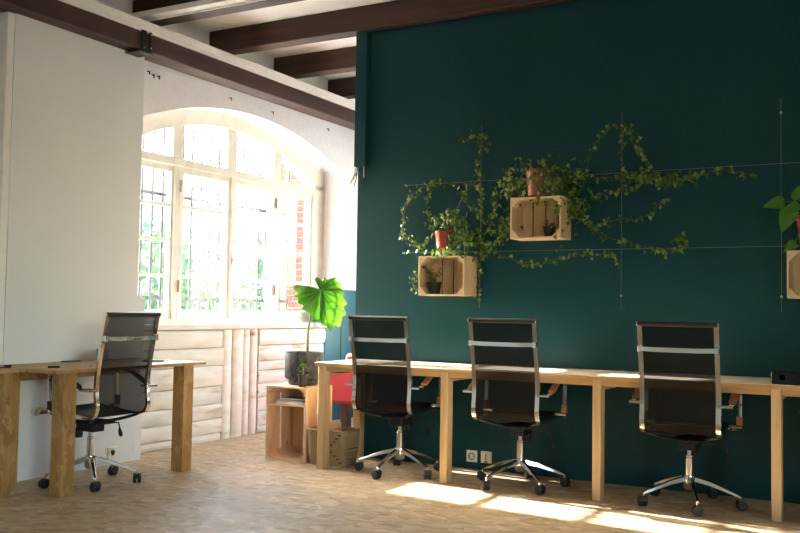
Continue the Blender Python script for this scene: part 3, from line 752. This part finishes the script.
ivy_plant('trailing ivy in a sunlit red pot on the lower crate', -3.017, C1[1]+.2885, .050, .066, .19, [
    ([(449, 225), (466, 232), (480, 238), (481, 207), (480.5, 185), (478, 162), (483, 136)], D, S), ([(482, 138), (472, 136), (459, 142)], D*1.1, S), ([(483, 136), (489, 140), (486, 150)], D*1.3, S),
    ([(480, 238), (481, 256), (479, 275), (478, 300)], D*.9, S), ([(480, 186), (458, 184), (436, 183), (417.5, 190.7), (406, 207.5), (402.5, 230), (412, 243), (424, 246)], D, S),
    ([(470, 186), (457, 207.5), (447, 222)], D*.9, S), ([(434, 183), (427, 202), (432, 222)], D, S), ([(447, 225), (432, 236), (420, 246), (411, 238)], D*.8, S),
    ([(455, 237), (477, 243), (489, 249), (507, 234), (511, 222)], D*1.2, S), ([(420, 292), (412, 282), (416, 272)], D*1.1, S*.8), ([(462, 190), (468, 205), (478, 210)], D*.7, S)],
    [(450, 222, 9, 5, 120, .032, 6.06), (460, 240, 6, 7, 60, .030, 6.02), (446, 251, 10, 3, 50, .028, 6.00), (476, 246, 10, 8, 60, S, 6.15), (433, 226, 3, 3, 14, S, 6.05)], 11)
ivy_plant('trailing ivy in a shaded dark red pot on the higher crate', -2.288, C2[1]+.2885, .070, .086, .20, [
    ([(520, 180), (505, 182), (494, 190), (496, 207), (487, 230), (474, 241)], D, S), ([(489, 249), (507, 258), (537, 264), (556, 259), (580, 255), (600, 254), (614, 256), (617, 264)], D*.75, S*.9),
    ([(548, 172), (562, 168), (580, 181), (594, 147), (610, 129), (627, 128), (641, 150), (648, 170)], D, S), ([(560, 178), (600, 178), (647, 176), (671, 180), (698, 174)], D*1.5, S), ([(698, 174), (720, 171), (735, 172), (753, 174)], D*.9, S),
    ([(575, 206), (604, 194), (631, 188), (650, 178)], D*1.2, S), ([(570, 212), (594, 225), (611, 221), (644, 216), (668, 198)], D*.9, S*.9),
    ([(565, 205), (580, 216), (600, 235), (621, 240), (644, 247), (661, 249), (678, 250), (683, 241), (675, 238)], D*1.1, S), ([(510, 214), (503, 232), (494, 246)], D*1.4, S), ([(624, 130), (622, 160), (622, 180)], D*.5, S)],
    [(512, 186, 7, 9, 90, .031, 6.10), (564, 186, 9, 12, 190, .031, 6.13), (532, 178, 12, 9, 90, .028, 6.00), (550, 180, 5, 9, 60, .029, 6.01), (505, 226, 7, 10, 90, S, 6.16), (574, 208, 8, 10, 100, S, 6.15), (558, 210, 4, 14, 30, .025, 5.985), (524, 163, 3, 4, 16, .027, 6.06), (545, 162, 3, 4, 12, .027, 6.06), (657, 178, 14, 4, 90, S, 6.17)], 12)

def small_pot_plant(name, label, cat, x, y, z, r, h, n, size, spread, mat, seed, stems=7, tall=.12, outline=None):
    rnd = random.Random(seed); t = thing(name, label, cat, (x, y, z), 0)
    obj('pot', MB().lathe([(r*.72, 0), (r*.95, h*.88), (r*1.05, h*.88), (r*1.06, h), (r*.96, h), (r*.9, h*.88), (0, h*.87)], (0, 0, 0), 20), 'pot_black', t, 0, True)
    obj('soil', MB().lathe([(r*.9, h*.885), (0, h*.9)], (0, 0, 0), 16), 'soil', t)
    sm = MB(); lv = MB(); lv.tint = []
    for i in range(stems):
        a = rnd.uniform(0, 2*PI); e = Vector((math.cos(a)*spread*rnd.uniform(.3, 1), math.sin(a)*spread*.6, h+tall*rnd.uniform(.4, 1)))
        pts = smooth_path([(0, 0, h*.88), (e.x*.35, e.y*.35, h+(e.z-h)*.6), tuple(e)], 4); sm.tube(pts, .0022, 5)
        for k in range(max(1, n//stems)):
            q = rnd.uniform(.3, 1); p = pts[min(len(pts)-1, int(q*len(pts)))]+Vector((rnd.gauss(0, .007), rnd.gauss(0, .007), rnd.gauss(0, .007)))
            add_leaf(lv, p, size*rnd.uniform(.6, 1.2), rnd, outline or [(0, -.2), (.3, .1), (.28, .5), (0, .9), (-.28, .5), (-.3, .1)], hang=rnd.random() < .5, spread=.8)
    obj('stems', sm, 'petiole', t); l_ = obj('foliage', lv, mat, t); l_['kind'] = 'stuff'
small_pot_plant('potted_plant', 'small spotted plant in a black pot inside the lower crate', 'plant', -3.085, 6.09, C1[1]+.0125, .056, .088, 120, .028, .095, 'small_leaf', 5, 9, .115)
small_pot_plant('potted_plant', 'tiny sprig in a black pot inside the higher crate', 'plant', -2.215, 6.13, C2[1]+.0125, .042, .078, 14, .024, .075, 'small_leaf', 8, 4, .05)

# heart-leaved plant on the crate at the right edge
rnd = random.Random(4); t = thing('potted_pothos', 'heart-leaved plant in a red pot on the crate at the right edge', 'plant', (0, 0, 0))
px_, pz_ = -.535, C3[1]+.2885
obj('pot', MB().lathe([(.058, pz_+.012), (.082, pz_+.19), (.09, pz_+.19), (.092, pz_+.215), (.082, pz_+.215), (.075, pz_+.185), (0, pz_+.184)], (px_, 6.10, 0), 24), 'red_pot', t, 0, True)
obj('saucer', MB().lathe([(.062, pz_+.0005), (.075, pz_+.012), (.04, pz_+.0118)], (px_, 6.10, 0), 24), 'pot_black', t, 0, True)
obj('soil', MB().lathe([(.075, pz_+.187), (0, pz_+.19)], (px_, 6.10, 0), 20), 'soil', t)
HEART = [(0, -.02), (.16, -.16), (.36, -.08), (.42, .18), (.30, .50), (0, 1.0), (-.30, .50), (-.42, .18), (-.36, -.08), (-.16, -.16)]
for (u, v), dx, sz in (((782, 203), (-1, -.10), .115), ((799, 199), (.2, .5), .12), ((791, 212), (-.5, -1), .14), ((797, 207), (-.9, -.2), .10), ((795, 244), (-.9, -.6), .085), ((812, 200), (.8, .2), .12), ((808, 215), (.5, -.8), .12)):
    p = ray_y(u, v, 6.03); lv = MB(); lv.tint = []
    d = Vector((dx[0], -.15, dx[1])).normalized(); n_ = Vector((rnd.gauss(0, .25), -1, .55)); n_ = (n_-d*n_.dot(d)).normalized(); s_ = d.cross(n_)
    lv.v.append(tuple(p+d*sz*.3+n_*sz*.0)); lv.tint.append(.5)
    for a, b_ in HEART: lv.v.append(tuple(p+s_*a*sz+d*b_*sz+n_*sz*(abs(a)*.25-b_*b_*.18))); lv.tint.append(rnd.uniform(.2, .9))
    for i in range(10): lv.f.append((0, 1+i, 1+(i+1) % 10))
    l_ = obj('leaf', lv, 'pothos_leaf', t, 0, 'all')
    obj('petiole', MB().tube(smooth_path([(px_, 6.10, pz_+.18), tuple((p+Vector((px_, 6.1, pz_+.30)))/2), tuple(p)], 5), .003, 5), 'petiole', l_)

# ------------------------------------------------------------------ upright crate by the desk end, with its plants
BX, BY, BW, BD, BH = -4.335, 5.74, .372, .35, .556
t = thing('floor_crate', 'upright pine crate with a shelf standing on the floor beside the desk end', 'crate', (BX, BY, 0)); e = .013
obj('top_board', MB().box(0, BW, 0, .168, BH-e, BH), 'box_x', t, .001); obj('top_board', MB().box(0, BW, .178, BD-.011, BH-e, BH), 'box_x', t, .001)
obj('bottom_board', MB().box(0, BW, 0, .168, 0, e), 'box_x', t, .001); obj('bottom_board', MB().box(0, BW, .178, BD-.011, 0, e), 'box_x', t, .001)
for x in (0, BW-e):
    for a, b_ in ((0, .162), (.182, BD-.0113)): obj('side_board', MB().box(x, x+e, a, b_, e+.0003, BH-e-.0003), 'box_z', t, .001)
for k in range(3):
    w = (BW-.040)/3; obj('back_slat', MB().box(k*(w+.020), k*(w+.020)+w, BD-.011, BD, 0, BH), 'box_z', t, .001)
for cx, sx in ((e+.0004, 1), (BW-e-.0004, -1)):
    for cz, sz in ((e+.0004, 1), (BH-e-.0004, -1)): obj('corner_block', MB().prism([(cx, cz), (cx+sx*.05, cz), (cx, cz+sz*.05)], .002, BD-.0115, 1), 'box_z', t)
obj('shelf', MB().box(e+.001, BW-e-.001, .004, BD-.012, .408, .420), 'box_x', t, .001)
zs = .4205
for nm, lab, cat, a, b_, h, mt_, rz in (('paper_stack', 'white stack of paper lying on the crate shelf', 'paper', .26, .22, .020, 'paper_white', .03), ('magazine', 'dark closed magazine on the stack of paper in the crate', 'magazine', .25, .20, .010, 'magazine_grey', -.12), ('notebook', 'dark notebook lying uppermost on the crate shelf', 'notebook', .23, .17, .014, 'magazine_grey', .1)):
    o = thing(nm, lab, cat, (BX+.20, BY+.145, zs), rz)
    obj('pages', MB().box(-a/2, a/2, -b_/2, b_/2, .001, h-.002), 'paper_white', o); obj('cover', MB().box(-a/2-.002, a/2+.002, -b_/2-.002, b_/2, h-.0018, h-.0004), mt_, o); obj('back_cover', MB().box(-a/2-.002, a/2+.002, -b_/2-.002, b_/2, 0, .0009), mt_, o)
    zs += h
PX, PY, PZ = -4.16, 5.985, BH+.0005
t = thing('big_leaf_plant', 'plant with one huge lobed bright green leaf in a dark stone-like pot', 'plant', (PX, PY, PZ))
obj('pot', MB().lathe([(.110, 0), (.120, .006), (.120, .04), (.142, .048), (.151, .06), (.153, .215), (.149, .252), (.139, .252), (.136, .22), (0, .215)], (0, 0, 0), 36), 'planter_stone', t, 0, True)
obj('soil', MB().lathe([(.135, .223), (0, .228)], (0, 0, 0), 24), 'soil', t)
LO = [(500, 165), (484, 150), (460, 130), (450, 105), (465, 88), (490, 98), (505, 112), (520, 90), (540, 110), (565, 100), (600, 88), (608, 115), (638, 135), (640, 165), (662, 185), (655, 225), (682, 270), (662, 300), (678, 345), (655, 365), (650, 395), (635, 435), (600, 435), (570, 470), (545, 445), (510, 430), (500, 405), (455, 405), (440, 380), (400, 340), (362, 320), (365, 290), (335, 275), (330, 245), (305, 225), (315, 200), (295, 160), (325, 140), (345, 150), (380, 148), (420, 158), (465, 172), (488, 180)]
cx, cy = 497, 196
LR, LU = rgt.copy(), (Vector((0, 0, 1))*.95+Vector((fwd.x, fwd.y, 0))*.18).normalized(); LN = LR.cross(LU).normalized()   # towards the viewer side
lp = ray_y(255+cx/7.61, 265+cy/7.61, 5.88)
sc = .00107
lv = MB(); lv.tint = []
lv.v.append(tuple(lp)); lv.tint.append(.15)
cen0 = [Vector((u-cx, cy-v, 0)) for u, v in LO]
r0 = [c.length for c in cen0]
cen0 = [c*(1.02 if r0[i] > (r0[i-1]+r0[(i+1) % len(r0)])/2 else .985) for i, c in enumerate(cen0)]
cen = []
for i in range(len(cen0)):                       # round the lobes: three points for every one read off
    p0, p1, p2, p3 = cen0[i-1], cen0[i], cen0[(i+1) % len(cen0)], cen0[(i+2) % len(cen0)]
    for k in range(3):
        t_ = k/3; q = .5*((2*p1)+(p2-p0)*t_+(2*p0-5*p1+4*p2-p3)*t_*t_+(3*p1-p0-3*p2+p3)*t_**3); cen.append((q.x, q.y))
nL = len(cen)
rad = [math.hypot(a, b_) for a, b_ in cen]
rings = (.08, .16, .25, .34, .43, .52, .61, .70, .79, .88, .95, 1.0)
MD = Vector((570-cx, cy-470, 0)).normalized(); MS = Vector((-MD.y, MD.x, 0))     # midrib direction and its normal, in the blade
def relief(x, y):
    """quilted blade: ridges that run off the midrib at a slant, height and tone at a blade point (photo units)"""
    al, ac = x*MD.x+y*MD.y, x*MS.x+y*MS.y
    ph = (al-.75*abs(ac))/27.0
    r_ = math.hypot(x, y)
    return (.0075*math.sin(ph)*min(1, abs(ac)/45)+.012*math.sin(al/95+ac/70)*min(1, r_/120), .5+.5*math.sin(ph+.9))
for q in rings:
    for i, (a, b_) in enumerate(cen):
        x, y = a*q, b_*q; h_, tone = relief(x, y)
        droop = -.10*q*q*(rad[i]/280)
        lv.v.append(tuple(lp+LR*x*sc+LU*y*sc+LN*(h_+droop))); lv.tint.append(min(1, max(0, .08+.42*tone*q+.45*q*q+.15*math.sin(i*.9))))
for i in range(nL): lv.f.append((0, 1+i, 1+(i+1) % nL))
for ri in range(len(rings)-1):
    for i in range(nL):
        j = (i+1) % nL; lv.f.append((1+ri*nL+i, 1+(ri+1)*nL+i, 1+(ri+1)*nL+j, 1+ri*nL+j))
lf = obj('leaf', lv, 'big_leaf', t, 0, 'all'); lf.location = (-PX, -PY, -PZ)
foot = Vector((PX+.03, PY, PZ+.20))
st = smooth_path([foot, foot.lerp(lp, .45)+Vector((-.045, 0, 0)), lp-LN*.012+Vector((-.05, 0, -.10)), lp-LN*.006], 6)
pe = obj('petiole', MB().tube(st, [.011-.006*i/(len(st)-1) for i in range(len(st))], 8), 'petiole', t, 0, True); pe.location = (-PX, -PY, -PZ)
vn = MB()
def lvp(i, q):
    ri = min(range(len(rings)), key=lambda k: abs(rings[k]-q)); return Vector(lv.v[1+ri*nL+i])+LN*.002
tip = 69
mid = [Vector(lv.v[0])+LN*.002]+[lvp(tip, q) for q in (.22, .45, .7, .88)]
vn.tube(mid, [.0045, .004, .0032, .0022, .001], 5)
for i, k in ((4, 0), (10, 0), (14, 0), (36, 0), (32, 0), (16, 1), (29, 1), (18, 2), (27, 2), (21, 3), (25, 3)):
    e_ = lvp(i*3, .88); vn.tube([mid[k], mid[k].lerp(e_, .5)+LN*.004, e_], [.003, .0022, .001], 5)
v_ = obj('veins', vn, 'pothos_leaf', lf)
# little succulent in front of the big pot
t = thing('succulent', 'tiny rosette succulent in a small black pot before the big dark pot', 'plant', (-4.062, 5.79-.0, BH+.0005)); 
t.location.x = -4.035; t.location.y = 5.787
obj('pot', MB().lathe([(.028, 0), (.037, .078), (.041, .078), (.042, .094), (.037, .094), (.034, .082), (0, .081)], (0, 0, 0), 18), 'pot_black', t, 0, True)
obj('stem', MB().tube([(0, 0, .08), (.004, 0, .12), (0, 0, .15)], .006, 8), 'petiole', t, 0, True)
rnd = random.Random(3); lv = MB(); lv.tint = []
for i in range(26):
    a = 2.4*i; rr = .004+.0012*i
    p = Vector((math.cos(a)*rr, math.sin(a)*rr, 0.165-.0018*i)); d = Vector((math.cos(a), math.sin(a), .7-.04*i)).normalized(); k = len(lv.v); s_ = d.cross(Vector((0, 0, 1))).normalized()
    for q in (p, p+d*.014+s_*.010, p+d*.032, p+d*.014-s_*.010): lv.v.append(tuple(q)); lv.tint.append(.6+.4*rnd.random())
    lv.f.append((k, k+1, k+2, k+3))
l_ = obj('rosette', lv, 'big_leaf', t); l_['kind'] = 'stuff'

# ------------------------------------------------------------------ red armchair behind, woven basket under the desk end
t = thing('red_armchair', 'red upholstered armchair with dark wooden legs beyond the desk end', 'armchair', (-4.36, 6.56, 0))
obj('seat', MB().box(.0, .55, .105, .60, .36, .50), 'armchair_red', t, .025, True)
for y in (0, .605): obj('arm', MB().box(0, .50, y, y+.10, .355, .70), 'armchair_red', t, .03, True)
obj('backrest', MB().prism([(.10, .50), (.25, .50), (.30, .765), (.15, .775)], .105, .60, 1), 'armchair_red', t, .02, True)
obj('back_panel', MB().box(.505, .60, 0.0, .705, .36, .78), 'armchair_red', t, .03, True)
for x, y in ((.16, .02), (.16, .62), (.50, .02), (.50, .62)): obj('leg', MB().box(x, x+.07, y, y+.07, 0, .358), 'dark_wood_leg', t, .004)

bx, by = -3.775, 5.83
t = thing('woven_basket', 'woven straw basket with dark cross stitching under the desk end', 'basket', (bx, by, 0))
def rrect(hx, hy, r, z, n=5):
    out = []
    for cx_, cy_, a0 in ((hx-r, hy-r, 0), (-hx+r, hy-r, 90), (-hx+r, -hy+r, 180), (hx-r, -hy+r, 270)):
        for k in range(n+1): a = math.radians(a0+90*k/n); out.append((cx_+r*math.cos(a), cy_+r*math.sin(a), z))
    return out
mb = MB(); lev = [(.155, .105, 0.0), (.165, .115, .08), (.172, .120, .16), (.175, .122, .255), (.166, .113, .255), (.162, .108, .16), (.15, .10, .012)]
m_ = 24
for hx, hy, z in lev: mb.v += rrect(hx, hy, .05, z)
for i in range(len(lev)-1):
    for j in range(m_): j2 = (j+1) % m_; mb.f.append((i*m_+j, i*m_+j2, (i+1)*m_+j2, (i+1)*m_+j))
mb.f.append(tuple(range(m_))[::-1]); mb.f.append(tuple((len(lev)-1)*m_+q for q in range(m_)))
obj('body', mb, 'basket_weave', t, 0, True)
obj('rim', MB().tube(rrect(.171, .118, .05, .258)+[rrect(.171, .118, .05, .258)[0]], .008, 6), 'basket_weave', t, 0, True)
stt = MB()
for k in range(9):
    q = k/8
    for xx in (-.06+.19*q, .13-.19*q):
        z = .03+.20*q; y = -(.105+.017*min(1, z/.2))-.001; stt.box(xx-.011, xx+.011, y-.003, y+.004, z-.004, z+.005)
obj('stitching', stt, 'cable_black', t)
hd = smooth_path([(-.08, -.118, .25), (-.07, -.125, .30), (0, -.128, .32), (.07, -.125, .30), (.08, -.118, .25)], 5)
t2 = thing('wooden_board', 'short pale wooden board poking up behind the basket rim', 'board', (bx, by, 0))
obj('plank', MB().box(-.135, .02, .055, .075, .02, .30), 'crate_x', t2, .002)
obj('end_cleat', MB().box(-.135, -.11, .0385, .0545, .10, .296), 'crate_z', t2, .002)
t2 = thing('red_cloth', 'bit of red cloth showing above the basket rim', 'cloth', (bx, by, 0))
mb = MB(); g = 8
for i in range(g+1):
    for j in range(g+1):
        a, b_ = i/g, j/g; mb.v.append((.02+.11*a, -.095+.08*b_, .235+.035*math.sin(a*PI)*math.sin(b_*PI)+.01*math.sin(a*9+b_*7)))
for i in range(g):
    for j in range(g): k = i*(g+1)+j; mb.f.append((k, k+1, k+g+2, k+g+1))
obj('fold', mb, 'armchair_red', t2, 0, 'all')

# ------------------------------------------------------------------ small fittings
def socket(label, x, z, kind, axis='y'):
    t = thing('wall_socket', label, 'socket', (x, GW, z) if axis == 'y' else (-5.08, x, z), 0 if axis == 'y' else PI/2, 'wall sockets')
    obj('plate', MB().box(-.042, .042, -.011, 0, -.042, .042), 'outlet_ivory', t, .003)
    if kind == 'round':
        obj('ring', MB().lathe([(.026, -.0115), (.026, -.016), (.021, -.016), (.019, -.0115)], (0, 0, 0), 20, 1), 'outlet_ivory' if axis != 'y' else 'outlet_dark', t, 0, True)
        for dx in (-.009, .009): obj('pin_hole', MB().lathe([(.0035, -.0114), (.0035, -.0135), (0, -.0136)], (dx, 0, 0), 8, 1), 'outlet_dark', t)
        if axis == 'y': obj('inner_face', MB().lathe([(.0205, -.0112), (.0205, -.0122), (0, -.0123)], (0, 0, 0), 20, 1), 'outlet_ivory', t)
    else:
        mk = MB().box(-.003, .003, -.0135, -.0112, -.012, .022); mk.box(-.009, -.003, -.0135, -.0112, .013, .018); mk.box(-.009, .009, -.0135, -.0112, -.016, -.012)
        obj('mark', mk, 'outlet_dark', t); obj('green_tab', MB().box(-.012, .012, -.0135, -.0112, -.040, -.026), 'outlet_green', t)
socket('ivory wall socket low on the green wall, left one with a round insert', -2.822, .093, 'round')
socket('ivory wall socket low on the green wall, with a dark mark and green tab', -2.708, .095, 'mark')
socket('white wall socket at the foot of the white partition', 4.90, .085, 'round', 'x')

t = thing('wall_casing', 'green painted cable casing at the top left corner of the green wall', 'casing', (-3.80, GW, 0))
obj('cover', MB().box(-.058, .045, -.045, -.0003, 2.275, 3.345), 'green_wall_paint', t, .003)
for i, (dx, mt_, L, bend) in enumerate(((-.045, 'cable_black', .13, -.05), (-.035, 'cable_blue', .07, -.02), (-.03, 'cable_black', .15, -.03), (-.02, 'cable_brown', .10, -.05), (.03, 'cable_black', .17, 0.0), (.02, 'paper_white', .09, .01))):
    obj('cable', MB().tube(smooth_path([(dx, -.022, 2.30), (dx+bend*.4, -.024, 2.275-L*.5), (dx+bend, -.03, 2.275-L)], 5), .0035, 6), mt_, t, 0, True)

# black device on the desk at the right
t = thing('power_block', 'black power block lying on the pine desk at the right edge', 'device', (-.70, 5.66, DZ))
obj('case', MB().box(-.01, .31, 0, .09, .0, .075), 'black_plastic', t, .006); obj('end_plate', MB().box(-.0135, -.0105, .01, .08, .008, .068), 'black_metal', t)
obj('switch', MB().box(.235, .25, -.004, -.0002, .02, .05), 'led_clear', t, .001); obj('socket_hole', MB().lathe([(.022, -.0003), (.022, -.003), (.017, -.003), (.016, -.0003)], (.05, 0, .038), 16, 1), 'black_metal', t)
obj('plug_pin', MB().tube([(-.02, .04, .05), (-.0137, .04, .05)], .006, 8), 'screw_steel', t)
obj('aerial', MB().tube([(.05, .05, .074), (.05, .05, .092)], .003, 6), 'cable_black', t)

# things lying on the strand board desk
zt = .7605
t = thing('marker_pen', 'black marker pen lying on the strand board desk near its corner', 'pen', (-4.61, 3.95, zt+.006), .7)
obj('barrel', MB().tube([(-.03, 0, 0), (.022, 0, 0)], .006, 10), 'cable_black', t, 0, True); obj('cap', MB().tube([(.0225, 0, 0), (.04, 0, 0)], .0058, 10), 'black_plastic', t, 0, True)
t = thing('phone', 'flat black phone lying at the far end of the strand board desk', 'phone', (-4.665, 4.86, zt), .75)
obj('body', MB().box(-.075, .075, -.036, .036, 0, .008), 'black_plastic', t, .002); obj('screen', MB().box(-.068, .068, -.032, .032, .0082, .009), 'outlet_dark', t)
t = thing('small_carton', 'small beige carton standing on the strand board desk against the partition', 'box', (-5.035, 4.745, zt), 0)
obj('carton', MB().box(-.03, .03, -.03, .03, 0, .078), 'beige_card', t, .002); obj('flap', MB().box(-.029, .029, -.029, -.002, .0785, .080), 'beige_card', t); obj('flap', MB().box(-.029, .029, .002, .029, .0785, .080), 'beige_card', t)
t = thing('coiled_cable', 'black cable lying along the partition on the cut-off strand board desk', 'cable', (-4.82, 3.72, zt))
obj('lead', MB().tube(smooth_path([(-.16, -.14, .004), (-.06, -.05, .004), (-.08, .02, .004), (.02, -.06, .004), (.0, .05, .004)], 6), .004, 6), 'cable_black', t, 0, True); obj('plug', MB().box(-.012, .012, .05, .09, 0, .016), 'black_plastic', t, .003)
t = thing('desk_grommet', 'small dark screw cap set in the strand board desk top', 'cap', (-4.56, 4.205, zt)); obj('cap', MB().lathe([(.010, 0), (.010, .003), (0, .0035)], (0, 0, 0), 12), 'cable_black', t); obj('slot', MB().box(-.006, .006, -.001, .001, .0036, .004), 'black_metal', t)
t = thing('slim_tablet', 'slim dark tablet leaning flat at the partition on the strand board desk', 'tablet', (-5.02, 4.45, zt), .2)
obj('body', MB().box(-.03, .03, -.07, .07, 0, .007), 'black_plastic', t, .002); obj('screen', MB().box(-.026, .026, -.064, .064, .0072, .008), 'outlet_dark', t)
